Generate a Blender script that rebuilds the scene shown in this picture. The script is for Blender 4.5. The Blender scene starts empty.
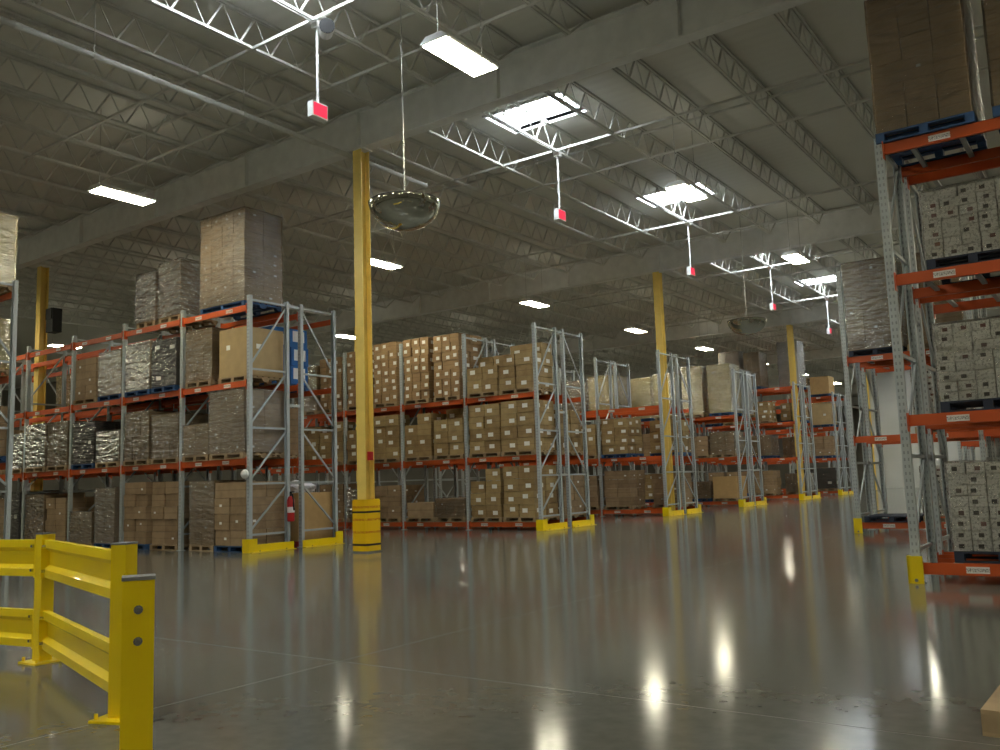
import bpy, bmesh, math, random
from mathutils import Vector, Matrix
random.seed(7)
scene = bpy.context.scene
COL = scene.collection

# ------------------------------------------------------------------ camera
F_PX, YAW, PITCH, ROLL, CAM_H = 874.0, 0.6187, 0.1217, -0.034, 1.355
cy_, sy_ = math.cos(YAW), math.sin(YAW)
fw = Vector((-sy_, cy_, 0)); rt = Vector((cy_, sy_, 0)); up = Vector((0, 0, 1))
cp_, sp_ = math.cos(PITCH), math.sin(PITCH)
fw2 = fw*cp_ + up*sp_; up2 = up*cp_ - fw*sp_
cr_, sr_ = math.cos(ROLL), math.sin(ROLL)
r3 = rt*cr_ + up2*sr_; u3 = up2*cr_ - rt*sr_
cam_data = bpy.data.cameras.new('camera')
cam_data.sensor_width = 36.0
cam_data.lens = F_PX/1000.0*36.0
cam_data.clip_end = 400
cam = bpy.data.objects.new('camera', cam_data)
M = Matrix((r3, u3, -fw2)).transposed().to_4x4()
M.translation = Vector((0, 0, CAM_H))
cam.matrix_world = M
COL.objects.link(cam)
scene.camera = cam

# ------------------------------------------------------------------ world, exposure
world = bpy.data.worlds.new('world')
scene.world = world
world.use_nodes = True
world.node_tree.nodes['Background'].inputs[0].default_value = (0.55, 0.65, 0.8, 1)
world.node_tree.nodes['Background'].inputs[1].default_value = 0.6
vs = scene.view_settings
vs.view_transform = 'Standard'; vs.look = 'None'; vs.gamma = 1.0; vs.use_curve_mapping = False
vs.exposure = 1.4
LAMP_STRENGTH = 26.0
SKY_STRENGTH = 15.0

# ------------------------------------------------------------------ materials
MATS = {}
class NT:
    def __init__(s, name):
        s.m = bpy.data.materials.new(name); s.m.use_nodes = True
        s.t = s.m.node_tree; s.b = s.t.nodes['Principled BSDF']; s.out = s.t.nodes['Material Output']
        MATS[name] = s.m
    def n(s, typ, **kw):
        nd = s.t.nodes.new(typ)
        for k, v in kw.items():
            setattr(nd, k, v)
        return nd
    def l(s, a, b): s.t.links.new(a, b)
    def math(s, op, a, b=None):
        nd = s.n('ShaderNodeMath', operation=op)
        for i, v in enumerate((a, b)):
            if v is None: continue
            if isinstance(v, (int, float)): nd.inputs[i].default_value = v
            else: s.l(v, nd.inputs[i])
        return nd.outputs[0]
    def noise(s, scale, coord='Object', detail=3, vec=None):
        nd = s.n('ShaderNodeTexNoise'); nd.inputs['Scale'].default_value = scale; nd.inputs['Detail'].default_value = detail
        if vec is None: vec = s.n('ShaderNodeTexCoord').outputs[coord]
        s.l(vec, nd.inputs['Vector'])
        return nd.outputs['Fac']
    def ramp(s, fac, stops):
        nd = s.n('ShaderNodeValToRGB'); s.l(fac, nd.inputs[0])
        e = nd.color_ramp.elements
        while len(e) < len(stops): e.new(0.5)
        for q, (p, c) in zip(e, stops):
            q.position = p; q.color = (c[0], c[1], c[2], 1)
        return nd.outputs[0]
    def mix(s, fac, a, b, blend='MIX'):
        nd = s.n('ShaderNodeMix', data_type='RGBA', blend_type=blend)
        for sock, v in ((nd.inputs[0], fac), (nd.inputs[6], a), (nd.inputs[7], b)):
            if isinstance(v, (int, float)): sock.default_value = v
            elif isinstance(v, tuple): sock.default_value = (v[0], v[1], v[2], 1)
            else: s.l(v, sock)
        return nd.outputs[2]
    def bump(s, h, strength=0.3, dist=0.02):
        nd = s.n('ShaderNodeBump'); nd.inputs['Strength'].default_value = strength; nd.inputs['Distance'].default_value = dist
        s.l(h, nd.inputs['Height']); s.l(nd.outputs[0], s.b.inputs['Normal'])
        return nd.outputs[0]
    def set(s, **kw):
        for k, v in kw.items():
            k = k.replace('_', ' ')
            if isinstance(v, tuple): v = (v[0], v[1], v[2], 1)
            if hasattr(v, 'is_linked') or hasattr(v, 'links'): s.l(v, s.b.inputs[k])
            else: s.b.inputs[k].default_value = v

def paint(name, c, rough=0.45, var=0.25, scale=3.0, metal=0.0, coat=0.0):
    t = NT(name)
    f = t.noise(scale, 'Object', 4)
    t.set(Base_Color=t.ramp(f, [(0.3, tuple(x*(1-var) for x in c)), (0.7, c)]), Roughness=rough, Metallic=metal, Coat_Weight=coat)
    return t

def build_materials():
    # polished concrete
    t = NT('polished_concrete')
    tc = t.n('ShaderNodeTexCoord').outputs['Object']
    geo = t.n('ShaderNodeNewGeometry').outputs['Position']
    n1 = t.noise(0.35, vec=geo, detail=5); n2 = t.noise(9.0, vec=geo, detail=4)
    c1 = t.ramp(n1, [(0.3, (0.088, 0.091, 0.078)), (0.7, (0.130, 0.132, 0.115))])
    c2 = t.mix(0.3, c1, t.ramp(n2, [(0.2, (0.075, 0.075, 0.063)), (0.8, (0.21, 0.207, 0.182))]))
    t.set(Base_Color=c2, Roughness=t.math('ADD', t.math('MULTIPLY', n1, 0.04), 0.105), Specular_IOR_Level=0.24)
    t = NT('joint_filler'); t.set(Base_Color=(0.26, 0.25, 0.22), Roughness=0.5)
    # roof deck
    t = NT('roof_deck')
    geo = t.n('ShaderNodeNewGeometry').outputs['Position']
    w = t.n('ShaderNodeTexWave'); w.inputs['Scale'].default_value = 1.05; w.bands_direction = 'Y'; w.wave_profile = 'SIN'
    t.l(geo, w.inputs['Vector'])
    f = t.noise(0.25, vec=geo)
    t.set(Base_Color=t.ramp(f, [(0.3, (0.60, 0.60, 0.55)), (0.7, (0.66, 0.655, 0.60))]), Roughness=0.6)
    t.bump(w.outputs['Fac'], 0.12, 0.03)
    paint('joist_paint', (0.60, 0.60, 0.56), 0.5, 0.15)
    paint('girder_paint', (0.80, 0.81, 0.79), 0.55, 0.15)
    paint('wall_paint', (0.55, 0.56, 0.52), 0.7, 0.1, 0.5)
    paint('wall_block', (0.22, 0.21, 0.18), 0.8, 0.2, 0.6)
    paint('column_yellow', (0.90, 0.66, 0.16), 0.4, 0.12)
    paint('guard_yellow', (0.90, 0.66, 0.0), 0.33, 0.08, 2.0, coat=0.3)
    paint('wrap_yellow', (0.85, 0.52, 0.0), 0.4, 0.1)
    paint('rack_grey', (0.44, 0.48, 0.49), 0.42, 0.12, 3.0, 0.2)
    t = NT('post_grey')      # punched upright: a row of slots down the face
    o = t.n('ShaderNodeTexCoord').outputs['Object']
    s = t.n('ShaderNodeSeparateXYZ'); t.l(o, s.inputs[0])
    dz = t.math('SUBTRACT', t.math('FRACT', t.math('MULTIPLY', s.outputs[2], 12.0)), 0.5)
    dx = t.math('SUBTRACT', t.math('ABSOLUTE', s.outputs[0]), 0.022)
    k = t.math('MULTIPLY', t.math('LESS_THAN', t.math('ABSOLUTE', dz), 0.22), t.math('LESS_THAN', t.math('ABSOLUTE', dx), 0.009))
    t.set(Base_Color=t.mix(k, (0.44, 0.48, 0.49), (0.27, 0.29, 0.30)), Roughness=0.42, Metallic=0.2)
    paint('beam_orange', (0.62, 0.10, 0.015), 0.4, 0.2, 2.0, coat=0.1)
    paint('black_plastic', (0.006, 0.006, 0.006), 0.6, 0.2)
    paint('pallet_navy', (0.02, 0.03, 0.06), 0.7, 0.4)
    paint('grey_cap', (0.2, 0.2, 0.2), 0.6, 0.2)
    paint('steel', (0.6, 0.6, 0.6), 0.25, 0.1, 8, 1.0)
    paint('white_enamel', (0.8, 0.8, 0.78), 0.35, 0.05)
    paint('wire', (0.45, 0.45, 0.42), 0.5, 0.1, 5, 0.5)
    paint('red_enamel', (0.55, 0.02, 0.02), 0.35, 0.1)
    paint('pallet_wood', (0.42, 0.30, 0.17), 0.8, 0.4, 4.0)
    paint('pallet_blue', (0.025, 0.085, 0.22), 0.6, 0.4, 3.0)
    paint('pallet_red', (0.35, 0.03, 0.03), 0.6, 0.3, 3.0)
    paint('mirror_rim', (0.05, 0.05, 0.045), 0.5, 0.1)
    t = NT('mirror_acrylic'); t.set(Base_Color=(0.46, 0.46, 0.40), Metallic=1.0, Roughness=0.025)
    # printed column wrap: faint red lines of print
    t = NT('wrap_print')
    g = t.n('ShaderNodeTexCoord').outputs['Generated']
    s = t.n('ShaderNodeSeparateXYZ'); t.l(g, s.inputs[0])
    nz = t.noise(22.0, 'Generated', 2)
    band = t.math('LESS_THAN', t.math('ABSOLUTE', t.math('SUBTRACT', t.math('FRACT', t.math('MULTIPLY', s.outputs[2], 4.0)), 0.5)), 0.09)
    msk = t.math('MULTIPLY', band, t.math('GREATER_THAN', nz, 0.45))
    t.set(Base_Color=t.mix(t.math('MULTIPLY', msk, 0.75), (0.85, 0.52, 0.0), (0.55, 0.12, 0.01)), Roughness=0.4)
    # location tag: white card with dark bars
    t = NT('location_tag')
    g = t.n('ShaderNodeTexCoord').outputs['Generated']
    s = t.n('ShaderNodeSeparateXYZ'); t.l(g, s.inputs[0])
    nz = t.noise(14.0, 'Generated', 1)
    a = t.math('LESS_THAN', t.math('ABSOLUTE', t.math('SUBTRACT', s.outputs[2], 0.5)), 0.26)
    a = t.math('MULTIPLY', a, t.math('GREATER_THAN', nz, 0.52))
    t.set(Base_Color=t.mix(a, (0.75, 0.72, 0.68), (0.12, 0.1, 0.1)), Roughness=0.5)
    # lamps, panes, sign faces and the added upward glow
    for nm, c, st in (('lamp_lens', (1.0, 0.94, 0.70), LAMP_STRENGTH), ('skylight_pane', (0.86, 0.93, 1.0), SKY_STRENGTH), ('sign_red', (1.0, 0.04, 0.10), 0.22), ('added_upglow', (1.0, 0.95, 0.76), LAMP_STRENGTH*0.07)):
        t = NT(nm); t.set(Base_Color=(0.8*c[0], 0.8*c[1], 0.8*c[2]), Emission_Color=c, Emission_Strength=st, Roughness=0.3)
    # cartons
    def carton(name, c1, c2, label=None, tape=True, hole=False, rough=0.7, lab_pos=(0.3, 0.75)):
        t = NT(name)
        g = t.n('ShaderNodeTexCoord').outputs['Generated']
        s = t.n('ShaderNodeSeparateXYZ'); t.l(g, s.inputs[0])
        geo = t.n('ShaderNodeNewGeometry')
        sn = t.n('ShaderNodeSeparateXYZ')
        tcn = t.n('ShaderNodeTexCoord').outputs['Normal']
        t.l(tcn, sn.inputs[0])
        oi = t.n('ShaderNodeObjectInfo').outputs['Random']
        isx = t.math('GREATER_THAN', t.math('ABSOLUTE', sn.outputs[0]), 0.5)
        isz = t.math('GREATER_THAN', t.math('ABSOLUTE', sn.outputs[2]), 0.5)
        # u: along face
        u = t.math('ADD', t.math('MULTIPLY', s.outputs[1], isx), t.math('MULTIPLY', s.outputs[0], t.math('SUBTRACT', 1.0, isx)))
        v = s.outputs[2]
        col = t.ramp(oi, [(0.0, c1), (1.0, c2)])
        nz = t.noise(5.0, 'Object', 4, vec=geo.outputs['Position'])
        col = t.mix(0.35, col, t.ramp(nz, [(0.3, tuple(x*0.6 for x in c1)), (0.7, c2)]))
        r2 = t.math('FRACT', t.math('MULTIPLY', oi, 7.31)); r3_ = t.math('FRACT', t.math('MULTIPLY', oi, 13.7))
        if tape:
            tp = t.math('LESS_THAN', t.math('ABSOLUTE', t.math('SUBTRACT', v, 0.5)), 0.035)
            col = t.mix(t.math('MULTIPLY', tp, 0.35), col, tuple(x*0.55 for x in c1))
        if label:
            cu = t.math('ADD', t.math('MULTIPLY', r2, lab_pos[1]-lab_pos[0]), lab_pos[0])
            cv = t.math('ADD', t.math('MULTIPLY', r3_, 0.3), 0.35)
            a = t.math('LESS_THAN', t.math('ABSOLUTE', t.math('SUBTRACT', u, cu)), label[0])
            b = t.math('LESS_THAN', t.math('ABSOLUTE', t.math('SUBTRACT', v, cv)), label[1])
            k = t.math('MULTIPLY', t.math('MULTIPLY', a, b), t.math('SUBTRACT', 1.0, isz))
            k = t.math('MULTIPLY', k, t.math('LESS_THAN', t.math('FRACT', t.math('MULTIPLY', oi, 29.3)), label[2]))
            col = t.mix(k, col, (0.78, 0.78, 0.74))
        if hole:
            sp_n = t.noise(38.0, vec=geo.outputs['Position'], detail=3)
            col = t.mix(t.math('MULTIPLY', t.math('GREATER_THAN', sp_n, 0.56), 0.55), col, (0.22, 0.22, 0.21))
            a = t.math('LESS_THAN', t.math('ABSOLUTE', t.math('SUBTRACT', u, t.math('ADD', t.math('MULTIPLY', r3_, 0.4), 0.3))), 0.15)
            b = t.math('LESS_THAN', t.math('ABSOLUTE', t.math('SUBTRACT', v, 0.45)), 0.2)
            k = t.math('MULTIPLY', t.math('MULTIPLY', a, b), t.math('LESS_THAN', r2, 0.75))
            col = t.mix(k, col, t.ramp(r3_, [(0.5, (0.03, 0.028, 0.025)), (0.9, (0.18, 0.05, 0.04))]))
        t.set(Base_Color=col, Roughness=rough)
    carton('carton_labelled', (0.25, 0.155, 0.06), (0.43, 0.31, 0.14), (0.17, 0.17, 0.95))
    carton('carton_small_label', (0.29, 0.17, 0.075), (0.38, 0.25, 0.12), (0.2, 0.2, 0.93))
    carton('carton_plain', (0.33, 0.22, 0.11), (0.42, 0.29, 0.16), (0.07, 0.06, 0.2))
    carton('carton_dull', (0.26, 0.175, 0.095), (0.40, 0.28, 0.16), (0.08, 0.08, 0.3))
    carton('carton_tan', (0.46, 0.33, 0.16), (0.46, 0.33, 0.16), (0.07, 0.05, 1.0), tape=False)
    carton('carton_wood', (0.50, 0.32, 0.13), (0.50, 0.32, 0.13), None, tape=False)
    carton('carton_grey', (0.80, 0.80, 0.76), (0.92, 0.92, 0.88), None, tape=True, hole=True)
    carton('carton_blue', (0.02, 0.13, 0.42), (0.03, 0.17, 0.5), (0.34, 0.3, 0.9), tape=False, lab_pos=(0.5, 0.5))
    carton('carton_navy', (0.02, 0.025, 0.05), (0.10, 0.09, 0.09), (0.2, 0.12, 0.4), tape=False)
    carton('carton_black', (0.012, 0.012, 0.013), (0.03, 0.03, 0.032), (0.2, 0.12, 0.3), tape=False)
    carton('carton_lamplit_tan', (0.60, 0.46, 0.17), (0.74, 0.60, 0.26), (0.1, 0.1, 0.2))  # tan cartons with the lamps' yellow put into their colour
    carton('carton_white', (0.55, 0.56, 0.6), (0.7, 0.71, 0.76), None)
    # stretch film
    def film(name, tint, amount, rough, gloss=2.3, dist=0.085):
        t = NT(name)
        geo = t.n('ShaderNodeNewGeometry').outputs['Position']
        mp = t.n('ShaderNodeMapping'); mp.inputs['Scale'].default_value = (1.6, 1.6, 5.0); t.l(geo, mp.inputs[0])
        nz = t.noise(2.4, vec=mp.outputs[0], detail=4)
        bp = t.n('ShaderNodeBump'); bp.inputs['Strength'].default_value = 1.0; bp.inputs['Distance'].default_value = dist
        t.l(nz, bp.inputs['Height'])
        gl = t.n('ShaderNodeBsdfGlossy'); gl.inputs['Roughness'].default_value = rough; gl.inputs['Color'].default_value = (0.9, 0.9, 0.9, 1)
        t.l(bp.outputs[0], gl.inputs['Normal'])
        df = t.n('ShaderNodeBsdfDiffuse'); df.inputs['Color'].default_value = (*tint, 1)
        tr = t.n('ShaderNodeBsdfTransparent')
        fr = t.n('ShaderNodeFresnel'); fr.inputs['IOR'].default_value = 1.5; t.l(bp.outputs[0], fr.inputs['Normal'])
        m1 = t.n('ShaderNodeMixShader'); m1.inputs[0].default_value = amount
        t.l(tr.outputs[0], m1.inputs[1]); t.l(df.outputs[0], m1.inputs[2])
        m2 = t.n('ShaderNodeMixShader')
        t.l(t.math('MINIMUM', t.math('MULTIPLY', fr.outputs[0], gloss), 1.0), m2.inputs[0])
        t.l(m1.outputs[0], m2.inputs[1]); t.l(gl.outputs[0], m2.inputs[2])
        t.l(m2.outputs[0], t.out.inputs['Surface'])
    film('film_clear', (0.6, 0.52, 0.40), 0.06, 0.13)
    film('film_milky', (0.64, 0.57, 0.48), 0.14, 0.13)
    film('film_lamp_yellow', (0.88, 0.74, 0.30), 0.22, 0.13, 5.0, 0.13)  # yellow cast of the lamps put into the film tint
    film('film_shiny', (0.64, 0.58, 0.50), 0.12, 0.10, 6.0, 0.12)
build_materials()

# ------------------------------------------------------------------ mesh helpers
class MB:
    def __init__(s): s.v = []; s.f = []
    def box(s, c, d):
        x, y, z = c; a, b, h = d[0]/2, d[1]/2, d[2]/2
        i = len(s.v)
        s.v += [(x-a, y-b, z-h), (x+a, y-b, z-h), (x+a, y+b, z-h), (x-a, y+b, z-h), (x-a, y-b, z+h), (x+a, y-b, z+h), (x+a, y+b, z+h), (x-a, y+b, z+h)]
        s.f += [(i, i+3, i+2, i+1), (i+4, i+5, i+6, i+7), (i, i+1, i+5, i+4), (i+1, i+2, i+6, i+5), (i+2, i+3, i+7, i+6), (i+3, i, i+4, i+7)]
        return s
    def bar(s, p, q, w, h=None):
        h = h or w
        p, q = Vector(p), Vector(q); d = (q-p).normalized()
        a = d.cross(Vector((0, 0, 1)))
        if a.length < 1e-3: a = Vector((1, 0, 0))
        a.normalize(); b = a.cross(d).normalized()
        i = len(s.v)
        for e in (p, q):
            for sa, sb in ((-1, -1), (1, -1), (1, 1), (-1, 1)):
                s.v.append(tuple(e + a*sa*w/2 + b*sb*h/2))
        s.f += [(i, i+1, i+2, i+3), (i+7, i+6, i+5, i+4)] + [(i+k, i+4+k, i+4+(k+1) % 4, i+(k+1) % 4) for k in range(4)]
        return s
    def tube(s, p, q, r, n=8, r2=None):
        r2 = r if r2 is None else r2
        p, q = Vector(p), Vector(q); d = (q-p).normalized()
        a = d.cross(Vector((0, 0, 1)))
        if a.length < 1e-3: a = Vector((1, 0, 0))
        a.normalize(); b = a.cross(d).normalized()
        i = len(s.v)
        for e, rr in ((p, r), (q, r2)):
            for k in range(n):
                t = 2*math.pi*k/n
                s.v.append(tuple(e + a*math.cos(t)*rr + b*math.sin(t)*rr))
        s.f += [tuple(range(i, i+n))[::-1], tuple(range(i+n, i+2*n))] + [(i+k, i+(k+1) % n, i+n+(k+1) % n, i+n+k) for k in range(n)]
        return s
    def prism(s, prof, y0, y1, axis='Y'):
        # profile of (x,z) points extruded along Y (or X: points are (y,z))
        i = len(s.v); n = len(prof)
        for yy in (y0, y1):
            for (a, b) in prof:
                s.v.append((a, yy, b) if axis == 'Y' else (yy, a, b))
        s.f += [tuple(range(i, i+n)), tuple(range(i+n, i+2*n))[::-1]] + [(i+k, i+n+k, i+n+(k+1) % n, i+(k+1) % n) for k in range(n)]
        return s
    def lathe(s, prof, n=24, c=(0, 0, 0)):
        i = len(s.v); m = len(prof)
        for k in range(n):
            t = 2*math.pi*k/n
            for r, z in prof: s.v.append((c[0]+r*math.cos(t), c[1]+r*math.sin(t), c[2]+z))
        for k in range(n):
            k2 = (k+1) % n
            for j in range(m-1):
                s.f.append((i+k*m+j, i+k2*m+j, i+k2*m+j+1, i+k*m+j+1))
        return s
    def mesh(s, name, mat, smooth=False):
        me = bpy.data.meshes.new(name); me.from_pydata(s.v, [], s.f)
        bm = bmesh.new(); bm.from_mesh(me); bmesh.ops.recalc_face_normals(bm, faces=bm.faces); bm.to_mesh(me); bm.free()
        me.materials.append(MATS[mat])
        if smooth:
            for p in me.polygons: p.use_smooth = True
        me.update()
        return me

def add(name, me, parent=None, loc=(0, 0, 0), rot=(0, 0, 0), scale=None):
    o = bpy.data.objects.new(name, me); COL.objects.link(o)
    o.parent = parent; o.location = loc; o.rotation_euler = rot
    if scale: o.scale = scale
    return o
def empty(name, loc=(0, 0, 0), rz=0.0):
    o = bpy.data.objects.new(name, None); COL.objects.link(o)
    o.location = loc; o.rotation_euler = (0, 0, rz); o.empty_display_size = 0.2
    return o
def tag(o, label, cat, group=None):
    o['label'] = label; o['category'] = cat
    if group: o['group'] = group
    return o
def struct(o):
    o['kind'] = 'structure'; return o

# ------------------------------------------------------------------ the building
XW0, XW1, YW0, YW1 = -62.0, 24.0, -16.0, 108.0
DECK = 9.75
GIRD_B, GIRD_T = 8.73, 9.62
# floor with cast slabs
floor = struct(add('floor', MB().box(((XW0+XW1)/2, (YW0+YW1)/2, -0.1012), (XW1-XW0, YW1-YW0, 0.20)).mesh('floor', 'joint_filler')))
SL = 7.62
slab_me = MB().box((0, 0, -0.05), (SL-0.010, SL-0.010, 0.1)).mesh('slab', 'polished_concrete')
x = -13.2 - 6*SL
xs = [-12.82 + SL*i + SL/2 for i in range(-7, 5)]
ys = [5.0 + SL*j + SL/2 for j in range(-3, 14)]
for a in xs:
    for b in ys:
        if XW0 < a < XW1 and YW0 < b < YW1:
            add('slab', slab_me, floor, (a, b, 0))
# walls
for nm, c, d, mt in (('wall_left', (XW0-0.15, (YW0+YW1)/2, 5), (0.3, YW1-YW0, 10.4), 'wall_block'), ('wall_right', (XW1+0.15, (YW0+YW1)/2, 5), (0.3, YW1-YW0, 10.4), 'wall_paint'),
                     ('wall_back', ((XW0+XW1)/2, YW1+0.15, 5), (XW1-XW0, 0.3, 10.4), 'wall_block'), ('wall_front', ((XW0+XW1)/2, YW0-0.15, 5), (XW1-XW0, 0.3, 10.4), 'wall_block'),
                     ('wall_partition', ((-15.4+XW1)/2, 66.15, 4.85), (XW1+15.4, 0.3, 9.7), 'wall_paint')):
    struct(add(nm, MB().box(c, d).mesh(nm, mt)))
# ceiling deck with skylight openings
SKX0, SKX1 = -11.3, -9.3
sky_y = [16.25 + 7.62*i for i in range(-3, 9)]
mb = MB()
mb.box(((XW0+SKX0)/2, (YW0+YW1)/2, DECK+0.05), (SKX0-XW0, YW1-YW0, 0.1))
mb.box(((SKX1+XW1)/2, (YW0+YW1)/2, DECK+0.05), (XW1-SKX1, YW1-YW0, 0.1))
edges = [YW0]
for s in sky_y: edges += [s-0.6, s+0.6]
edges.append(YW1)
for i in range(0, len(edges), 2):
    mb.box(((SKX0+SKX1)/2, (edges[i]+edges[i+1])/2, DECK+0.05), (SKX1-SKX0, edges[i+1]-edges[i], 0.1))
ceiling = struct(add('ceiling', mb.mesh('ceiling', 'roof_deck')))
# skylights: curb and glowing pane
curb = MB()
for sx in (-1.0, 1.0): curb.box((sx*1.03, 0, 0.2), (0.06, 1.32, 0.5))
for syy in (-0.63, 0.63): curb.box((0, syy, 0.2), (2.0, 0.06, 0.5))
curb_me = curb.mesh('curb', 'white_enamel')
pane_me = MB().box((-0.5, 0, 0.36), (0.98, 1.19, 0.03)).mesh('pane', 'skylight_pane')
mull_me = MB().box((0, 0, 0.33), (0.04, 1.19, 0.07)).mesh('mullion', 'white_enamel')
for i, s in enumerate(sky_y):
    w = struct(add('window_%d' % (i+1), curb_me, None, ((SKX0+SKX1)/2, s, DECK)))
    w['label'] = 'bright rectangular roof skylight in the ceiling above the main aisle'
    add('pane', pane_me, w); add('pane', pane_me, w, (1.0, 0, 0)); add('mullion', mull_me, w)
# girders (run across the aisle), one per column line
YC = 13.436; GS = 15.24
gird = MB()
gird.box((0, 0, (GIRD_B+GIRD_T)/2), (XW1-XW0, 0.025, GIRD_T-GIRD_B))
gird.box((0, 0, GIRD_B+0.015), (XW1-XW0, 0.28, 0.03)); gird.box((0, 0, GIRD_T-0.015), (XW1-XW0, 0.28, 0.03))
gx = -13.13 - 45.72
while gx < XW1:
    for off in (0, 3.8, 7.6, 11.4): gird.box((gx+off-(XW0+XW1)/2, 0, (GIRD_B+GIRD_T)/2), (0.02, 0.24, GIRD_T-GIRD_B-0.06))
    gx += GS
gird_me = gird.mesh('girder', 'girder_paint')
gys = [YC + GS*i for i in range(-1, 7)]
for g in gys: add('girder', gird_me, ceiling, ((XW0+XW1)/2, g, 0))
# open-web joists between the girders
JP = 1.55; JD = 0.62
jt = MB(); jb = MB(); jw = MB()
L = GS
for sx in (-0.03, 0.03):
    jt.box((sx, 0, -0.03), (0.035, L-0.02, 0.05))
    jb.box((sx, 0, -JD), (0.035, L-1.6, 0.05))
npan = 20; pl = (L-1.6)/npan
for i in range(npan):
    y0 = -(L-1.6)/2 + pl*i
    jw.bar((0, y0, -JD), (0, y0+pl/2, -0.04), 0.03); jw.bar((0, y0+pl/2, -0.04), (0, y0+pl, -JD), 0.018)
for sg in (-1, 1): jw.bar((0, sg*(L-1.6)/2, -JD), (0, sg*(L/2-0.1), -0.05), 0.035)
jt_me = jt.mesh('top_chord', 'joist_paint'); jb_me = jb.mesh('bottom_chord', 'joist_paint'); jw_me = jw.mesh('web', 'joist_paint')
for gi in range(-1, 6):
    ymid = YC + GS*gi + GS/2
    for k in range(-18, 12):
        xx = -10.37 + JP*k
        if gi >= 3 and not (-22 < xx < -2): continue
        j = add('roof_joist', jb_me, ceiling, (xx, ymid, DECK-0.01))
        add('top_chord', jt_me, j); add('web', jw_me, j)
# bridging bars across the joists
br_me = MB().bar((-9.6, 0, 0), (9.6, 0, 0), 0.05).mesh('bridging_bar', 'joist_paint')
for i in range(-1, 8):
    for off, zz in ((9.5, DECK-JD-0.02), (11.4, DECK-JD-0.02), (11.1, DECK-0.12)):
        yy = off + 7.62*i
        if min(abs(yy-g) for g in gys) > 0.4: add('bridging_bar', br_me, ceiling, (-10.4, yy, zz))

# sprinkler main under the joists with hangers
sp = empty('sprinkler_pipe', (-13.42, -15.5, 8.66))
tag(sp, 'long pale sprinkler main pipe hung under the roof joists', 'pipe')
pm = MB(); pm.tube((0, 0, 0), (0, 31.5, 0), 0.055, 12)
add('pipe_run', pm.mesh('pipe_run', 'joist_paint', False), sp)
hm = MB().box((0, 0, 0.55), (0.02, 0.02, 1.06)).tube((0, -0.02, 0), (0, 0.02, 0), 0.07, 12).mesh('hanger', 'joist_paint')
cm = MB().tube((0, -0.06, 0), (0, 0.06, 0), 0.066, 12).mesh('coupling', 'joist_paint')
for k in range(9): add('hanger', hm, sp, (0, 1.6+3.05*k, 0))
for k in range(5): add('coupling', cm, sp, (0, 3.4+6.1*k, 0))

# ------------------------------------------------------------------ columns
def column_mesh():
    m = MB()
    h = GIRD_B
    m.box((0, -0.12, h/2), (0.25, 0.02, h)); m.box((0, 0.12, h/2), (0.25, 0.02, h)); m.box((0, 0, h/2), (0.016, 0.23, h))
    return m.mesh('shaft', 'column_yellow')
shaft_me = column_mesh()
basep_me = MB().box((0, 0, 0.015), (0.45, 0.45, 0.03)).mesh('base_plate', 'grey_cap')
capp_me = MB().box((0, 0, GIRD_B-0.015), (0.36, 0.34, 0.028)).mesh('cap_plate', 'girder_paint')
def column(x, y, label):
    e = empty('steel_column', (x, y, 0)); tag(e, label, 'column', 'yellow roof columns')
    add('shaft', shaft_me, e); add('base_plate', basep_me, e); add('cap_plate', capp_me, e)
    return e
column(-13.13, YC, 'yellow steel column with a strapped protector beside the nearest left rack')
column(-13.27, YC+GS, 'yellow steel column at the end of the third left rack row')
column(-13.27, YC+2*GS, 'yellow steel column at the end of the fifth left rack row')
column(-13.3, YC+3*GS, 'farthest yellow steel column by the pale partition wall')
column(-13.13-GS+0.6, YC+0.46, 'dim yellow steel column at the left edge behind the nearest rack')
column(-13.13-GS, YC+GS, 'distant yellow column deep inside the third left rack row')
# column protector of the near column
cp = empty('column_protector', (-13.13, YC, 0)); tag(cp, 'yellow plastic column protector with black straps and faint red print', 'protector')
R = 0.235
prof = []
for k in range(28):
    t = 2*math.pi*k/28; c, s_ = math.cos(t), math.sin(t)
    q = (abs(c)**6 + abs(s_)**6)**(-1/6)
    prof.append((R*q*c, R*q*s_))
def ring(name, z0, z1, k, mat):
    m = MB(); n = len(prof)
    m.v = [(a*k, b*k, z0) for a, b in prof] + [(a*k, b*k, z1) for a, b in prof] + [(a*0.82, b*0.82, z1) for a, b in prof] + [(a*0.82, b*0.82, z0) for a, b in prof]
    for r in range(4):
        for i in range(n):
            m.f.append((r*n+i, r*n+(i+1) % n, ((r+1) % 4)*n+(i+1) % n, ((r+1) % 4)*n+i))
    return m.mesh(name, mat)
add('sleeve', ring('sleeve', 0.03, 1.06, 1.0, 'wrap_print'), cp)
for z in (0.16, 0.83): add('strap', ring('strap', z-0.02, z+0.02, 1.015, 'black_plastic'), cp)
add('rim', ring('rim', 1.06, 1.09, 0.97, 'wrap_yellow'), cp)
al = add('alarm_box', MB().box((0, 0, 0), (0.05, 0.13, 0.18)).box((0.03, 0, 0), (0.03, 0.07, 0.09)).mesh('alarm_box', 'red_enamel'), None, (-13.13+0.16, YC-0.02, 1.99))
tag(al, 'small red alarm box fixed on the near yellow column', 'alarm')
bx = add('wall_speaker', MB().box((0, 0, 0), (0.4, 0.3, 0.75)).box((0, -0.16, 0.2), (0.34, 0.04, 0.34)).mesh('wall_speaker', 'black_plastic'), None, (-13.13-GS+1.36, YC+0.46, 6.85))
tag(bx, 'dark box mounted high beside the dim left column', 'box')

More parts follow.
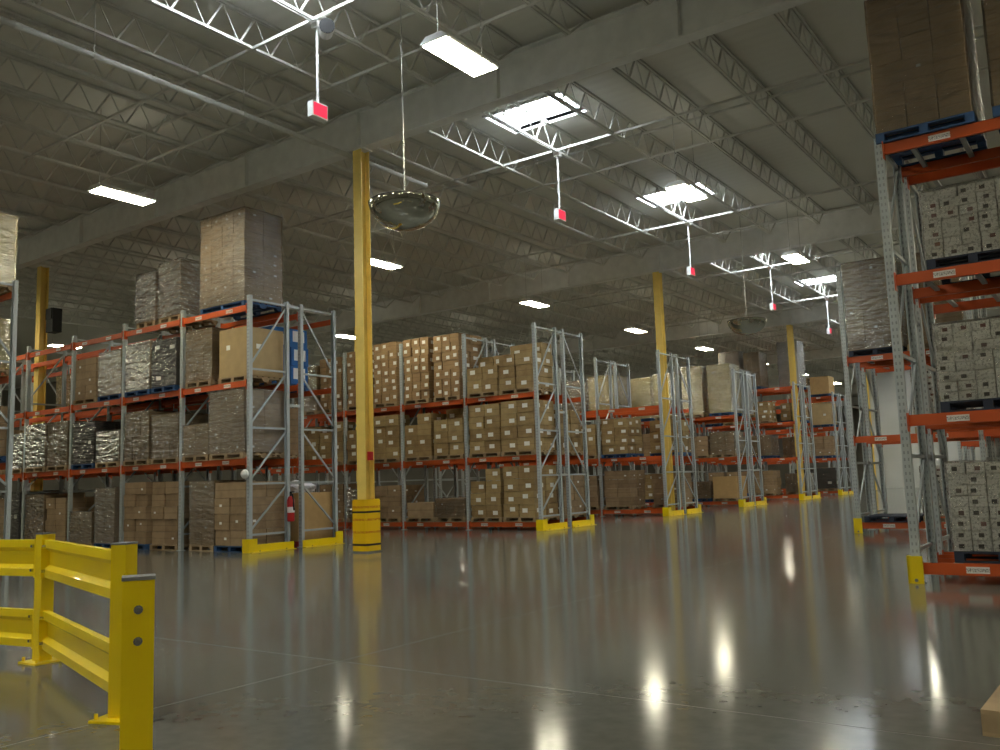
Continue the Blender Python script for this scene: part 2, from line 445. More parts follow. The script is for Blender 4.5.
# ------------------------------------------------------------------ pallet racks
BAY = 2.5; DEP = 1.07; FLUE = 0.43
RH = 5.765
def post_mesh(h):
    m = MB(); w, d, t = 0.10, 0.085, 0.016
    m.box((-w/2+t/2, 0, h/2), (t, d, h)); m.box((w/2-t/2, 0, h/2), (t, d, h)); m.box((0, -d/2+t/2, h/2), (w-2*t, t, h))
    m.box((0, 0, 0.006), (0.15, 0.14, 0.012))
    return m.mesh('post', 'post_grey')
def brace_mesh(h, flip):
    m = MB(); hz = [0.38, 1.5, 2.75, 4.08, h-0.1]
    f = (lambda y: DEP-y) if flip else (lambda y: y)
    a, b = 0.03, DEP-0.03
    for z in hz: m.bar((0, a, z), (0, b, z), 0.035, 0.045)
    for i in range(4):
        m.bar((0, f(a), hz[i]+0.1), (0, f(b), hz[i+1]-0.06), 0.03, 0.04)
    return m.mesh('upright_frame', 'rack_grey')
POSTS = {h: post_mesh(h) for h in (RH, 5.5)}
BRACES = {(h, f): brace_mesh(h, f) for h in (RH, 5.5) for f in (0, 1)}
def beam_mesh(h):
    m = MB(); L_ = BAY-0.11
    m.prism([(-0.025, -h/2), (0.025, -h/2), (0.025, h/2-0.045), (0.0, h/2-0.045), (0.0, h/2), (-0.025, h/2)], -L_/2, L_/2, 'X')
    for s_ in (-1, 1): m.box((s_*(L_/2+0.003), -0.02, -0.02), (0.012, 0.1, h+0.09))
    return m.mesh('beam', 'beam_orange')
BEAM = beam_mesh(0.135)
TAG = MB().box((0, 0, 0), (0.24, 0.006, 0.075)).mesh('location_tag', 'location_tag')
SPACER = MB().box((0, 0, 0), (0.04, FLUE-0.09, 0.06)).mesh('row_spacer', 'rack_grey')
BAR = MB().box((0, 0, 0), (0.06, DEP-0.06, 0.03)).mesh('crossbar', 'rack_grey')

def rack(label, xe, sgn, y0, nb, levels, h=RH, rear=True, crossbars=False):
    e = empty('pallet_rack', (xe, y0, 0)); tag(e, label, 'pallet rack', 'pallet rack rows')
    sides = [(0, 0)] + ([(DEP+FLUE, 1)] if rear else [])
    for i in range(nb+1):
        for off, fl in sides:
            f = add('upright_frame', BRACES[(h, fl)], e, (sgn*BAY*i, off, 0))
            add('post', POSTS[h], f, (0, 0, 0)); add('post', POSTS[h], f, (0, DEP, 0), (0, 0, math.pi))
        if rear:
            for z in (1.5, 3.3, h-0.1): add('row_spacer', SPACER, e, (sgn*BAY*i, DEP+FLUE/2, z))
    for i in range(nb):
        xc = sgn*BAY*(i+0.5)
        for lv in levels:
            for off, fl in sides:
                for q, ry in ((0, 0), (DEP, math.pi)):
                    b = add('beam', BEAM, e, (xc, off+q, lv-0.0675), (0, 0, ry))
                    if (q == 0 and fl == 0):
                        for tx in (-0.62, 0.5): add('location_tag', TAG, b, (tx + random.uniform(-.06, .06), -0.028, -0.005))
                if crossbars:
                    for tx in (-0.9, -0.35, 0.35, 0.9): add('crossbar', BAR, e, (xc+tx, off+DEP/2, lv-0.06))
    return e

XL = -13.25; Y2 = 20.325; S = 7.62
B3, B2, B1, B0 = 5.55, 3.82, 2.07, 0.23     # beam tops
LN = {B3: 'top beams', B2: 'middle beams', B1: 'lower beams', B0: 'bottom beams', 0.0: 'floor'}
ROWS = {
    'L0': dict(ph='rack row at left edge', xe=-18.1, sgn=-1, y0=8.5-2.567, nb=2, lv=(B3, B2, B1, B0)),
    'L1': dict(ph='nearest left rack row', xe=-15.885, sgn=-1, y0=12.61, nb=6, lv=(B3, B2, B1)),
    'L2': dict(ph='second left rack row', xe=XL, sgn=-1, y0=Y2, nb=5, lv=(B2, B1, B0)),
    'L3': dict(ph='third left rack row', xe=-13.08, sgn=-1, y0=Y2+S, nb=4, lv=(B2, B1, B0)),
    'L4': dict(ph='fourth left rack row', xe=XL, sgn=-1, y0=Y2+2*S, nb=3, lv=(B2, B1, B0)),
    'L5': dict(ph='fifth left rack row', xe=-13.08, sgn=-1, y0=Y2+3*S, nb=3, lv=(B3, B2, B1, B0)),
    'L6': dict(ph='sixth left rack row', xe=XL, sgn=-1, y0=Y2+4*S, nb=3, lv=(B3, B2, B1, B0)),
    'L7': dict(ph='farthest left rack row', xe=-15.8, sgn=-1, y0=Y2+5*S, nb=2, lv=(B3, B2, B1, B0)),
    'R1': dict(ph='near right rack row', xe=-2.18, sgn=1, y0=11.47, nb=2, lv=(5.40, 3.72, 1.99, 0.24), h=5.5),
    'R2': dict(ph='second right rack row', xe=-4.89, sgn=1, y0=20.05, nb=2, lv=(B2, B1, B0)),
    'R3': dict(ph='farthest right rack row', xe=-4.0, sgn=1, y0=28.6, nb=2, lv=(B2, B1, B0)),
}
LN.update({5.40: 'top beams', 3.72: 'middle beams', 1.99: 'lower beams', 0.24: 'bottom beams'})
for k, r in ROWS.items():
    rack('grey and orange steel pallet racking, ' + r['ph'], r['xe'], r['sgn'], r['y0'], r['nb'], r['lv'], r.get('h', RH), True, k in ('R1', 'R2'))

# yellow end guards
def end_guard(x, y, length, front, label, up_h=0.30):
    e = empty('rack_end_guard', (x, y, 0)); tag(e, label, 'rack guard', 'yellow rack end guards')
    m = MB().box((0, length/2, 0.085), (0.02, length, 0.17)).box((0.05, length/2, 0.006), (0.1, length, 0.012))
    add('rail', m.mesh('rail', 'guard_yellow'), e)
    u = 0.0 if front else length
    s_ = 1 if front else -1
    m = MB().box((0, u+s_*0.10, up_h/2), (0.03, 0.22, up_h)).box((-0.10, u-s_*0.015, up_h/2), (0.22, 0.02, up_h))
    add('corner_plate', m.mesh('corner_plate', 'guard_yellow'), e)
    m = MB()
    for q in (0.2, 0.8): m.tube((0.05, length*q, 0.012), (0.05, length*q, 0.04), 0.014, 6)
    add('anchor_bolt', m.mesh('anchor_bolt', 'steel'), e)
for k in ('L1', 'L2', 'L3', 'L4', 'L5', 'L6'):
    r = ROWS[k]
    end_guard(r['xe']+0.12, r['y0']-0.1, 1.25, True, 'yellow floor guard under front end frame of ' + r['ph'])
    end_guard(r['xe']+0.12, r['y0']+1.42, 1.25, False, 'yellow floor guard under rear end frame of ' + r['ph'])
# post protectors of the right racks
for k in ('R1', 'R2', 'R3'):
    r = ROWS[k]
    pp = empty('post_protector', (r['xe'], r['y0']-0.075, 0)); tag(pp, 'yellow post protector at foot of ' + r['ph'], 'post guard', 'yellow post protectors')
    add('shield', MB().box((0, 0, 0.16), (0.16, 0.03, 0.32)).box((-0.08, 0.05, 0.16), (0.02, 0.13, 0.32)).mesh('shield', 'guard_yellow'), pp)
    add('anchor_bolt', MB().tube((0, -0.03, 0.04), (0, -0.012, 0.04), 0.02, 8).mesh('anchor_bolt', 'grey_cap'), pp)

# ------------------------------------------------------------------ pallets and loads
def pallet_parts(mat, w, d):
    db = MB().box((0, 0, 0.118), (w, 0.105, 0.022)).mesh('deck_board', mat)
    bb = MB().box((0, 0, 0.010), (w, 0.10, 0.020)).mesh('bottom_board', mat)
    q = d/2
    prof = [(-q, 0.02), (-q+.13, 0.02), (-q+.16, 0.075), (-.11, 0.075), (-.08, 0.02), (.08, 0.02), (.11, 0.075), (q-.16, 0.075), (q-.13, 0.02), (q, 0.02), (q, 0.107), (-q, 0.107)]
    st = MB().prism(prof, -0.05, 0.05, 'X').mesh('stringer', mat)
    return db, bb, st
PAL = {}
def pallet(x, y, z, w, d, mat, label, rz=0.0):
    w, d = round(w, 1), round(d, 1)
    if (mat, w, d) not in PAL: PAL[(mat, w, d)] = pallet_parts(mat, w, d)
    db, bb, st = PAL[(mat, w, d)]
    e = empty('shipping_pallet', (x, y, z), rz); tag(e, label, 'pallet', 'pallets in the racks')
    for i in range(7): add('deck_board', db, e, (0, -d/2+0.053+(d-0.106)*i/6, 0))
    for i in (-1, 0, 1): add('bottom_board', bb, e, (0, i*(d/2-0.05), 0)); add('stringer', st, e, (i*(w/2-0.05), 0, 0))
    return e

def cube_mesh(name, mat):
    return MB().box((0, 0, 0), (1, 1, 1)).mesh(name, mat)
CARTON = {k: cube_mesh('carton', k) for k in ('carton_labelled', 'carton_small_label', 'carton_plain', 'carton_dull', 'carton_tan', 'carton_wood', 'carton_grey', 'carton_blue', 'carton_navy', 'carton_black', 'carton_lamplit_tan', 'carton_white')}
def film_mesh(mat, seed):
    rnd = random.Random(seed)
    m = MB(); n = 6
    def P(a, b, c):
        q = random.Random(hash((seed, round(a, 3), round(b, 3), round(c, 3))))
        return (a+q.uniform(-.008, .008), b+q.uniform(-.008, .008), c+q.uniform(-.004, .004))
    def grid(o, u, v):
        i = len(m.v)
        for r in range(n+1):
            for s_ in range(n+1):
                m.v.append(P(*[o[k]+u[k]*r/n+v[k]*s_/n for k in range(3)]))
        for r in range(n):
            for s_ in range(n):
                a = i+r*(n+1)+s_
                m.f.append((a, a+1, a+n+2, a+n+1))
    grid((-.5, -.5, 0), (1, 0, 0), (0, 0, 1)); grid((-.5, .5, 0), (1, 0, 0), (0, 0, 1))
    grid((-.5, -.5, 0), (0, 1, 0), (0, 0, 1)); grid((.5, -.5, 0), (0, 1, 0), (0, 0, 1))
    grid((-.5, -.5, 1), (1, 0, 0), (0, 1, 0))
    return m.mesh('stretch_film', mat, True)
FILM = {k: [film_mesh(k, s) for s in range(3)] for k in ('film_clear', 'film_milky', 'film_lamp_yellow', 'film_shiny')}

KIND = {   # words, carton material, carton size, film
    'lab': ('white-labelled brown cartons', 'carton_labelled', (0.50, 0.55, 0.36), None),
    'dots': ('tall white-dotted brown cartons', 'carton_small_label', (0.36, 0.6, 0.27), None),
    'wrap': ('film-wrapped brown cartons', 'carton_plain', (0.40, 0.5, 0.30), 'film_clear'),
    'milky': ('hazy-wrapped brown cartons', 'carton_dull', (0.40, 0.5, 0.26), 'film_milky'),
    'dull': ('dull brown cartons', 'carton_dull', (0.46, 0.55, 0.33), None),
    'box': ('big plain tan box', 'carton_tan', None, None),
    'crate': ('pale wooden crate', 'carton_wood', None, None),
    'grey': ('grey-white dotted cartons', 'carton_grey', (0.2, 0.40, 0.12), 'film_clear'),
    'blue': ('blue-white printed cartons', 'carton_blue', (0.55, 0.55, 0.55), None),
    'navy': ('dark navy wrapped cartons', 'carton_navy', (0.42, 0.55, 0.42), 'film_clear'),
    'shiny': ('glossy silver-wrapped cartons', 'carton_dull', (0.40, 0.55, 0.32), 'film_shiny'),
    'yel': ('yellow-lit film-wrapped cartons', 'carton_lamplit_tan', (0.42, 0.55, 0.22), 'film_lamp_yellow'),
    'black': ('black-wrapped load', 'carton_black', (0.5, 0.55, 0.5), 'film_clear'),
    'white': ('white-wrapped tall cartons', 'carton_white', (0.42, 0.55, 0.35), 'film_milky'),
}
NTH = ['first', 'second', 'third', 'fourth', 'fifth', 'sixth', 'seventh', 'eighth', 'ninth', 'tenth', 'eleventh', 'twelfth', 'thirteenth', 'fourteenth']
rl = random.Random(11)
def load(row, lv, n, kind, h, w=1.06, d=1.16, face=0, xo=None, pal=None, yo=0.0, rag=0):
    """n-th pallet place from the aisle end of a rack row"""
    r = ROWS[row]
    bay, side = divmod(n, 2)
    xd = BAY*bay + (0.665 if side == 0 else 1.835)
    if xo is not None: xd = xo
    x = r['xe'] + r['sgn']*xd + rl.uniform(-.02, .02)
    y = r['y0'] + (DEP/2 if face == 0 else DEP*1.5+FLUE) + rl.uniform(-.03, .03) + yo
    words, mat, cs, fl = KIND[kind]
    where = ' on %s, %s from aisle, %s of %s' % (LN[lv], NTH[n], 'front' if face == 0 else 'back', r['ph'])
    pm = pal or rl.choice(['pallet_wood', 'pallet_wood', 'pallet_blue'])
    pw = {'pallet_wood': 'wooden', 'pallet_blue': 'blue', 'pallet_red': 'red', 'pallet_navy': 'dark'}[pm]
    rz = rl.uniform(-.012, .012)
    pallet(x, y, lv+0.004, w, d, pm, pw + ' pallet' + where, rz)
    z = lv + 0.135
    if cs is None:
        o = add('large_box' if kind == 'box' else 'crate', CARTON[mat], None, (x, y, z+h/2), (0, 0, rz), (w-0.02, d-0.02, h))
        tag(o, words + where, 'box' if kind == 'box' else 'crate', 'pallet loads'); return
    e = empty('carton_stack', (x, y, z), rz); tag(e, words + where, 'carton stack', 'pallet loads')
    nx, ny, nz = max(1, round(w/cs[0])), max(1, round(d/cs[1])), max(1, round(h/cs[2]))
    me = CARTON[mat]
    bw, bd, bh = w/nx, d/ny, h/nz
    tops = [[nz - (rl.choice([0, 0, 1]) if rag else 0) for _ in range(ny)] for _ in range(nx)]
    for k in range(nz):
        for i in range(nx):
            for j in range(ny):
                if k >= tops[i][j]: continue
                if 0 < i < nx-1 and 0 < j < ny-1: continue
                j1 = 0.018 if fl is None else 0.005
                add('carton', me, e, (-w/2+bw*(i+.5)+rl.uniform(-j1, j1), -d/2+bd*(j+.5)+rl.uniform(-j1, j1), bh*(k+.5)), (0, 0, 0), (bw-0.016-rl.uniform(0, .02), bd-0.02, bh-0.010) if fl is None else (bw-0.006-rl.uniform(0, .006), bd-0.008, bh-0.004))
    if fl:
        f = add('stretch_film', rl.choice(FILM[fl]), e, (0, 0, 0.015), (0, 0, 0), (w+0.035, d+0.035, h+0.01))
        f['label'] = 'glossy stretch film around the cartons'

# nearest left row
L = 'L1'
load(L, B3, 0, 'milky', 2.18, 1.62, 1.1, xo=1.0, pal='pallet_blue')
load(L, B3, 2, 'shiny', 1.40, 0.9, 1.1, xo=3.04)
load(L, B3, 3, 'shiny', 1.28, 0.85, 1.1, xo=4.1)
load(L, B2, 0, 'box', 1.12, 0.98, 1.1, xo=0.62)
load(L, B2, 1, 'wrap', 1.22, 1.02)
load(L, B2, 2, 'navy', 1.15, 1.0)
load(L, B2, 3, 'shiny', 1.2)
load(L, B2, 4, 'milky', 1.15)
load(L, B2, 5, 'dull', 1.1)
load(L, B1, 0, 'milky', 1.42, 1.25, xo=0.72, pal='pallet_wood')
load(L, B1, 1, 'wrap', 0.72, 0.98, xo=1.9)
load(L, B1, 2, 'wrap', 1.05)
load(L, B1, 3, 'wrap', 1.2)
load(L, B1, 4, 'shiny', 0.8)
load(L, B1, 5, 'navy', 1.1)
load(L, B1, 6, 'milky', 1.2)
load(L, B1, 7, 'shiny', 1.2)
load(L, B1, 8, 'shiny', 1.0)
load(L, B1, 9, 'dull', 1.2)
load(L, 0.0, 0, 'dull', 1.42, 1.12, xo=0.64)
load(L, 0.0, 1, 'wrap', 1.45, 0.9, xo=1.7)
load(L, 0.0, 2, 'dull', 1.50)
load(L, 0.0, 3, 'dull', 1.52, 1.0)
load(L, 0.0, 4, 'milky', 1.4, 0.9)
load(L, 0.0, 5, 'wrap', 0.8)
load(L, 0.0, 6, 'dull', 1.2)
load(L, 0.0, 7, 'wrap', 1.3)
load(L, 0.0, 8, 'navy', 1.4)
load(L, 0.0, 9, 'milky', 1.3)
load(L, B2, 1, 'blue', 1.42, 1.0, face=1, xo=1.45)
load(L, B1, 1, 'dull', 1.2, face=1)
load(L, 0.0, 0, 'crate', 1.12, 1.1, 1.1, face=1, xo=0.65, pal='pallet_red')
load(L, 0.0, 1, 'dull', 1.1, face=1)
for n in (2, 3, 5, 6, 8):
    load(L, B2, n, rl.choice(['dull', 'shiny', 'lab']), rl.uniform(.9, 1.2), face=1)
    load(L, B1, n, rl.choice(['dull', 'shiny', 'lab']), rl.uniform(.9, 1.2), face=1)
# left edge row
L = 'L0'
load(L, B3, 0, 'yel', 1.45, face=1); load(L, B2, 0, 'yel', 1.0, face=1); load(L, B1, 0, 'dull', 1.0, face=1); load(L, B0, 0, 'dull', 1.0, face=1)
# second left row
L = 'L2'
for n, (kd, h) in enumerate([('lab', 1.35), ('lab', 1.12), ('dots', 1.88), ('dots', 1.9), ('dots', 1.92), ('dots', 1.8), ('dots', 1.7), ('wrap', 1.5)]):
    load(L, B2, n, kd, h, 1.02 if kd == 'dots' else 1.12, pal='pallet_wood', rag=(kd == 'lab'))
for n in range(8): load(L, B1, n, 'lab', [1.42, 1.4, 1.42, 1.3, 1.35, 1.3, 1.3, 1.2][n], 1.12, pal='pallet_wood', rag=(n > 1))
for n, (kd, h) in enumerate([('lab', 1.42), ('lab', 1.38), ('wrap', 0.55), ('dull', 0.45), ('dull', 1.0), ('shiny', 0.9), ('dull', 1.1)]):
    load(L, B0, n, kd, h, 1.08, pal='pallet_wood', rag=(n == 1))
load(L, B0, 0, 'dull', 1.15, face=1); load(L, B1, 0, 'lab', 1.2, face=1); load(L, B1, 1, 'lab', 1.2, face=1)
load(L, B2, 2, 'lab', 1.2, face=1); load(L, B2, 5, 'dull', 1.3, face=1); load(L, B2, 6, 'yel', 1.3, face=1)
# third left row (the first place from the aisle is taken by the column)
L = 'L3'
load(L, B2, 2, 'yel', 1.3, face=1); load(L, B2, 4, 'yel', 1.35, face=1); load(L, B2, 3, 'shiny', 1.2, face=1)
load(L, B2, 4, 'lab', 1.0); load(L, B2, 5, 'lab', 1.1); load(L, B2, 6, 'yel', 1.3)
for n in range(1, 7): load(L, B1, n, 'lab', rl.uniform(1.1, 1.4), 1.08, rag=1)
for n, (kd, h) in enumerate([('dull', 1.25), ('dull', 1.1), ('wrap', 1.1), ('yel', 1.2), ('dull', 1.1)]): load(L, B0, n+1, kd, h)
load(L, B0, 0, 'dull', 1.1, face=1); load(L, B1, 0, 'lab', 1.2, face=1)
# fourth left row
L = 'L4'
for n in range(4): load(L, B2, n, 'yel', [2.05, 2.08, 1.9, 1.8][n], [1.0, 0.9, 1.0, 1.0][n])
load(L, B2, 0, 'white', 1.9, 1.06, face=1)
for n in range(4): load(L, B1, n, rl.choice(['dull', 'wrap']), rl.uniform(.8, 1.2))
for n, kd in enumerate(['crate', 'wrap', 'dull', 'lab']): load(L, B0, n, kd, [0.9, 0.7, 1.0, 1.1][n])
# fifth left row
L = 'L5'
load(L, B3, 1, 'milky', 1.75, 0.8, xo=1.98); load(L, B3, 2, 'milky', 1.9); load(L, B3, 3, 'dull', 1.2); load(L, B3, 0, 'white', 2.3, face=1, w=1.0, xo=0.62)
for n in range(1, 4): load(L, B2, n, ['', 'lab', 'crate', 'dull'][n], 0.95); load(L, B1, n, ['', 'wrap', 'lab', 'dull'][n], 1.0); load(L, B0, n, 'dull', 1.1)
load(L, B0, 0, 'milky', 0.9, face=1); load(L, B1, 0, 'wrap', 0.9, face=1); load(L, B2, 0, 'lab', 0.9, face=1)
# sixth left row
L = 'L6'
load(L, B3, 0, 'crate', 1.0); load(L, B3, 1, 'dull', 1.0)
load(L, B2, 0, 'box', 1.2); load(L, B2, 1, 'dull', 1.0); load(L, B1, 0, 'dull', 1.1); load(L, B1, 1, 'dull', 1.0); load(L, B0, 0, 'black', 1.15); load(L, B0, 1, 'black', 1.1)
L = 'L7'
load(L, B3, 0, 'yel', 1.2); load(L, B2, 0, 'crate', 1.3); load(L, B1, 0, 'dull', 1.1); load(L, B0, 0, 'dull', 1.2)
# right rows
L = 'R1'
load(L, 5.40, 0, 'wrap', 1.75, 1.06, xo=0.52, pal='pallet_blue'); load(L, 5.40, 1, 'wrap', 1.7, 1.06, xo=1.82, pal='pallet_blue')
load(L, 3.72, 0, 'grey', 0.84, 1.0, xo=0.92, pal='pallet_navy', yo=0.08); load(L, 3.72, 1, 'grey', 1.0, 0.86, xo=1.96, pal='pallet_blue')
load(L, 1.99, 0, 'grey', 0.92, 1.0, xo=0.92, pal='pallet_navy', yo=0.08); load(L, 1.99, 1, 'grey', 1.0, 0.86, xo=1.96, pal='pallet_blue')
load(L, 0.24, 0, 'grey', 1.02, 1.0, xo=0.92, pal='pallet_navy', yo=0.08); load(L, 0.24, 1, 'grey', 1.1, 0.86, xo=1.96, pal='pallet_blue')
load(L, 3.72, 1, 'dull', 1.2, face=1); load(L, 1.99, 1, 'dull', 1.2, face=1); load(L, 0.24, 1, 'grey', 1.2, face=1)
L = 'R2'
load(L, B2, 0, 'shiny', 1.95, 1.1, pal='pallet_navy'); load(L, B2, 1, 'wrap', 1.9)
load(L, B1, 1, 'grey', 1.2); load(L, B0, 1, 'grey', 1.0)
load(L, B1, 1, 'white', 1.3, face=1)
L = 'R3'
load(L, B2, 0, 'wrap', 1.5); load(L, B1, 1, 'grey', 1.2); load(L, B0, 1, 'white', 1.1); load(L, B2, 1, 'dull', 1.4)
e = pallet(-4.89+0.68, 20.05+DEP/2, B0, 1.1, 1.2, 'pallet_navy', 'empty dark blue pallet on bottom beams at end of second right rack row')

# ------------------------------------------------------------------ yellow guardrail
GH = 1.05
def gpost(x, y, rz, label, w=0.108):
    e = empty('guardrail_post', (x, y, 0), rz); tag(e, label, 'guardrail post', 'yellow guardrail posts')
    add('tube', MB().box((0, 0, GH/2+0.006), (w, w, GH-0.012)).mesh('tube', 'guard_yellow'), e)
    add('cap', MB().box((0, 0, GH+0.004), (w+0.006, w+0.006, 0.012)).mesh('cap', 'grey_cap'), e)
    add('base_plate', MB().box((0, 0, 0.008), (0.26, 0.26, 0.016)).mesh('base_plate', 'guard_yellow'), e)
    for sx in (-1, 1):
        for sy2 in (-1, 1): add('anchor_bolt', MB().tube((sx*.1, sy2*.1, .016), (sx*.1, sy2*.1, .05), .012, 6).mesh('anchor_bolt', 'guard_yellow'), e)
    return e
def grail(p, q, zc, label):
    # ribbed rail panel between two posts
    p, q = Vector((*p, zc)), Vector((*q, zc))
    d = q-p; Ln = d.length; a = math.atan2(d.y, d.x)
    o = empty('guardrail_rail', tuple((p+q)/2), a); tag(o, label, 'guardrail', 'yellow guardrail rails')
    H2 = 0.152
    prof = [(-0.03, -H2), (0.02, -H2), (0.02, -0.09), (-0.02, -0.055), (-0.02, 0.055), (0.02, 0.09), (0.02, H2), (-0.03, H2), (-0.03, H2-0.01), (0.008, H2-0.01), (0.008, 0.085), (-0.032, 0.05), (-0.032, -0.05), (0.008, -0.085), (0.008, -H2+0.01), (-0.03, -H2+0.01)]
    prof = [(-a_, b_) for a_, b_ in prof]
    add('panel', MB().prism(prof, -Ln/2, Ln/2, 'X').mesh('panel', 'guard_yellow'), o)
    m = MB()
    for s_ in (-1, 1): m.box((s_*(Ln/2-0.006), 0, 0), (0.012, 0.09, 0.32))
    add('end_plate', m.mesh('end_plate', 'guard_yellow'), o)
    m = MB()
    for s_ in (-1, 1):
        for zz in (-0.1, 0.1): m.tube((s_*(Ln/2-0.05), -0.02, zz), (s_*(Ln/2-0.05), -0.045, zz), 0.014, 6)
    add('bolts', m.mesh('bolts', 'steel'), o)
PA, PB, PC, PD = (-2.98, 1.87), (-5.15, 3.13), (-7.5, 3.84), (-9.6, 3.5)
gA = gpost(*PA, math.radians(58), 'tall foreground yellow guardrail post with two bolts and grey cap')
gB = gpost(*PB, math.radians(20), 'middle yellow guardrail post just behind the foreground post')
gC = gpost(*PC, math.radians(2), 'farthest visible yellow guardrail post where the rails turn')
gpost(*PD, 0, 'yellow guardrail post at the far left end of the rails')
# the two bolts on the face of the foreground post
for z in (0.945, 0.835):
    add('bolt', MB().tube((0, -0.053, z), (0, -0.08, z), 0.010, 8).tube((0, -0.053, z), (0, -0.058, z), 0.016, 10).mesh('bolt', 'steel'), gA, (0.0, 0, 0))
def shrink(p, q, e=0.068):
    p, q = Vector(p), Vector(q); d = (q-p).normalized()
    return tuple(p+d*e), tuple(q-d*e)
for (p, q), nm in (((PC, PB), 'between the middle and farthest posts'), ((PD, PC), 'running to the left edge')):
    p, q = shrink(p, q)
    grail(p, q, 0.85, 'upper yellow ribbed guardrail ' + nm)
    grail(p, q, 0.27, 'lower yellow ribbed guardrail ' + nm)

# ------------------------------------------------------------------ hanging things
# high-bay lamps
LZ = 7.9
hous = MB().prism([(-0.24, 0), (0.24, 0), (0.27, 0.02), (0.15, 0.11), (-0.15, 0.11), (-0.27, 0.02)], -0.66, 0.66, 'Y').mesh('housing', 'white_enamel')
lens = MB().box((0, 0, -0.008), (0.46, 1.26, 0.014)).mesh('lens', 'lamp_lens')
uplt = MB().box((0, 0, 0.113), (0.2, 1.2, 0.004)).mesh('added_glow_panel', 'added_upglow')  # glow added on top of each housing to brighten the ceiling
cable = MB().tube((0, 0, 0.11), (0, 0, DECK-LZ-0.004), 0.008, 5).mesh('cable', 'wire')
n_l = 0
for xi, x in enumerate((-7.72, -17.5, -27.35, -37.5, -47.4, 2.1, 12.0)):
    for j in range(-3, 11):
        y = 10.45 + 8.26*j + (1.1 if xi == 3 else 0)
        if xi == 0 and j == 0: x, y = -7.8, 10.2
        for g in gys:
            if abs(y-g) < 0.8: y = g-0.82
        if y > 64 and x > -15.6 or y > 100: continue
        e = empty('high_bay_lamp', (x, y, LZ)); n_l += 1
        line = {0: 'over the main aisle', 1: 'over the left racks', 2: 'over the far left racks', 3: 'over the racks near the left wall', 4: 'along the left wall', 5: 'over the right racks', 6: 'along the right wall'}[xi]
        tag(e, 'glowing rectangular lamp %s, %s from front wall' % (line, NTH[j+3]), 'ceiling lamp', 'rectangular high-bay lamps')
        add('housing', hous, e); add('lens', lens, e); add('added_glow_panel', uplt, e)
        for s_ in (-0.55, 0.55): add('cable', cable, e, (0, s_, 0))
# red and white box signs on rods
rod = MB().tube((0, 0, 0.14), (0, 0, 1.55), 0.022, 8).mesh('rod', 'white_enamel')
sbody = MB().box((0, 0, 0), (0.12, 0.34, 0.26)).mesh('housing', 'white_enamel')
sface = MB().box((0.064, 0, 0), (0.01, 0.29, 0.21)).mesh('face', 'sign_red')
junc = MB().box((0, 0, 1.50), (0.14, 0.14, 0.10)).mesh('junction_box', 'white_enamel')
for i in range(6):
    e = empty('hanging_sign', (-10.38, 9.625+7.62*i, 7.56)); tag(e, 'red-faced white box sign hanging on a rod, %s along the aisle' % NTH[i], 'sign', 'red box signs along the aisle')
    add('housing', sbody, e); f = add('face', sface, e); f['label'] = 'glowing red sign face'
    add('rod', rod, e); add('junction_box', junc, e)
# round black floodlight at the first rod
fl = empty('spotlight', (-10.08, 9.55, 8.88)); tag(fl, 'small black-faced round spotlight at the top of the nearest sign rod', 'spotlight')
add('barrel', MB().tube((-0.12, 0.1, 0), (0.10, -0.08, -0.02), 0.11, 16, 0.13).mesh('barrel', 'white_enamel'), fl)
add('front', MB().tube((0.10, -0.08, -0.02), (0.12, -0.098, -0.022), 0.128, 16).mesh('front', 'black_plastic'), fl)
add('bracket', MB().bar((-0.12, 0.1, 0), (-0.22, 0.1, 0.12), 0.05).mesh('bracket', 'white_enamel'), fl)
# dome mirrors
def dome(x, y, z, label):
    e = empty('dome_mirror', (x, y, z)); tag(e, label, 'mirror', 'dome mirrors above the aisle')
    Rm = 0.61; pr = []
    for k in range(13):
        t = math.radians(90*k/12)
        pr.append((Rm*math.cos(t), -0.47*math.sin(t)))
    add('dome', MB().lathe(pr, 40).mesh('dome', 'mirror_acrylic', True), e)
    add('rim', MB().lathe([(Rm+.006, 0.008), (Rm+.006, -0.008), (Rm-.01, -0.008), (Rm-.01, 0.008), (Rm+.006, 0.008)], 40).mesh('rim', 'mirror_rim'), e)
    m = MB()
    for k in range(3):
        t = 2*math.pi*k/3; m.tube((Rm*math.cos(t), Rm*math.sin(t), 0), (0, 0, 0.10), 0.004, 5)
    add('bridle', m.mesh('bridle', 'wire'), e)
    add('suspension_wire', MB().tube((0, 0, 0.09), (0, 0, DECK-z-0.02), 0.012, 6).mesh('suspension_wire', 'wire'), e)
dome(-9.6, 10.86, 6.12, 'large silver dome mirror hanging beside the near yellow column')
dome(-9.6, 27.3, 6.25, 'distant dome mirror hanging over the aisle beyond the third rack row')

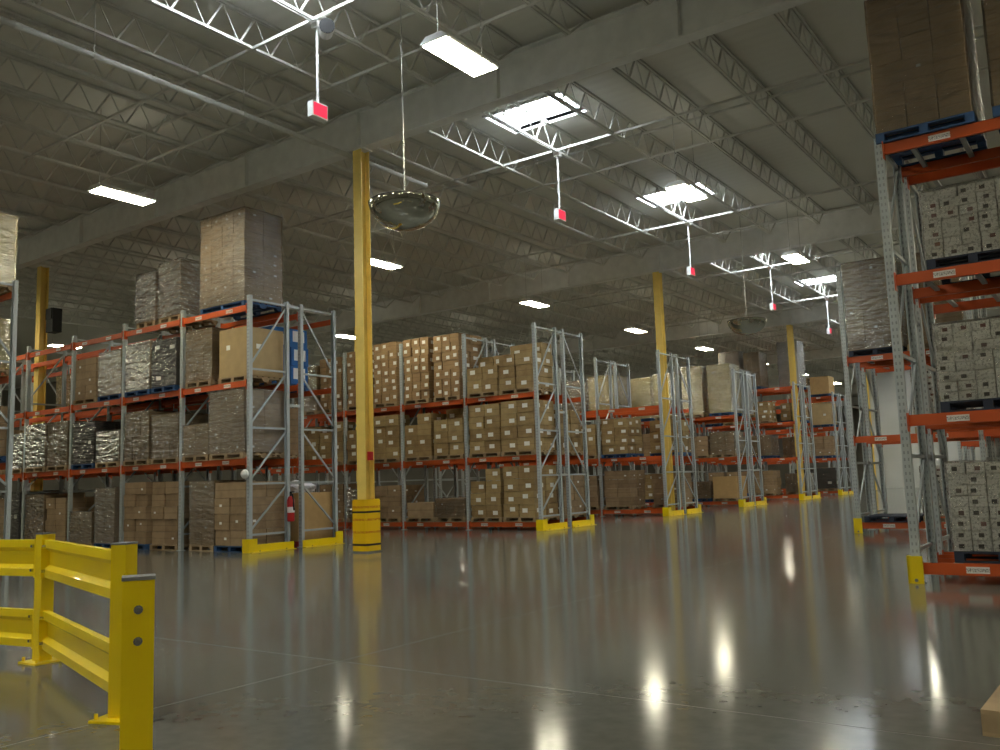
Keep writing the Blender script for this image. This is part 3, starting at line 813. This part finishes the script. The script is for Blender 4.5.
# ------------------------------------------------------------------ small things
# fire extinguisher on the nearest left rack
fx = empty('fire_extinguisher', (-15.74, 13.66, 0.62)); tag(fx, 'red fire extinguisher hung inside the end of the nearest left rack', 'extinguisher')
add('cylinder', MB().lathe([(0.0, 0), (0.075, 0.0), (0.085, 0.03), (0.085, 0.48), (0.06, 0.55), (0.03, 0.58), (0, 0.58)], 16).mesh('cylinder', 'red_enamel', True), fx)
add('label_band', MB().lathe([(0.0865, 0.2), (0.0865, 0.33)], 16).mesh('label_band', 'white_enamel'), fx)
add('valve', MB().box((0, 0, 0.62), (0.04, 0.04, 0.08)).box((0.05, 0, 0.67), (0.14, 0.03, 0.02)).mesh('valve', 'black_plastic'), fx)
add('hose', MB().bar((0.06, 0, 0.62), (0.11, 0, 0.25), 0.025).mesh('hose', 'black_plastic'), fx)
# round white lamp on the end post
wl = empty('round_sensor', (-15.95, 12.567, 1.72)); tag(wl, 'small white round sensor on end post of nearest left rack', 'sensor')
add('housing', MB().tube((0, 0, 0), (0, -0.06, 0), 0.10, 16).mesh('housing', 'white_enamel'), wl)
add('dome_cap', MB().lathe([(0.09*math.cos(t*.3927), 0.06*math.sin(t*.3927)) for t in range(5)], 16).mesh('dome_cap', 'white_enamel', True), wl, (0, -0.06, 0), (math.pi/2, 0, 0))
# white bag on the crate at the back of the nearest row
bm = bmesh.new(); bmesh.ops.create_icosphere(bm, subdivisions=3, radius=1.0)
rb = random.Random(3)
for v in bm.verts:
    k = 1+0.14*math.sin(5*v.co.x+2)*math.cos(4*v.co.y)+0.06*math.sin(9*v.co.z)
    v.co = Vector((v.co.x*.42*k, v.co.y*.36*k, max(-0.1, v.co.z*.17*k)))
me = bpy.data.meshes.new('plastic_bag'); bm.to_mesh(me); bm.free(); me.materials.append(MATS['carton_white'])
bg = add('plastic_bag', me, None, (-16.5, 14.55, 1.37)); tag(bg, 'crumpled white plastic bag on the pale crate in the nearest left rack', 'bag')
# pallet on the floor at lower right
e = pallet(-0.22, 5.72, 0, 1.2, 1.0, 'pallet_wood', 'worn wooden pallet lying on the floor at the lower right edge', math.radians(88))
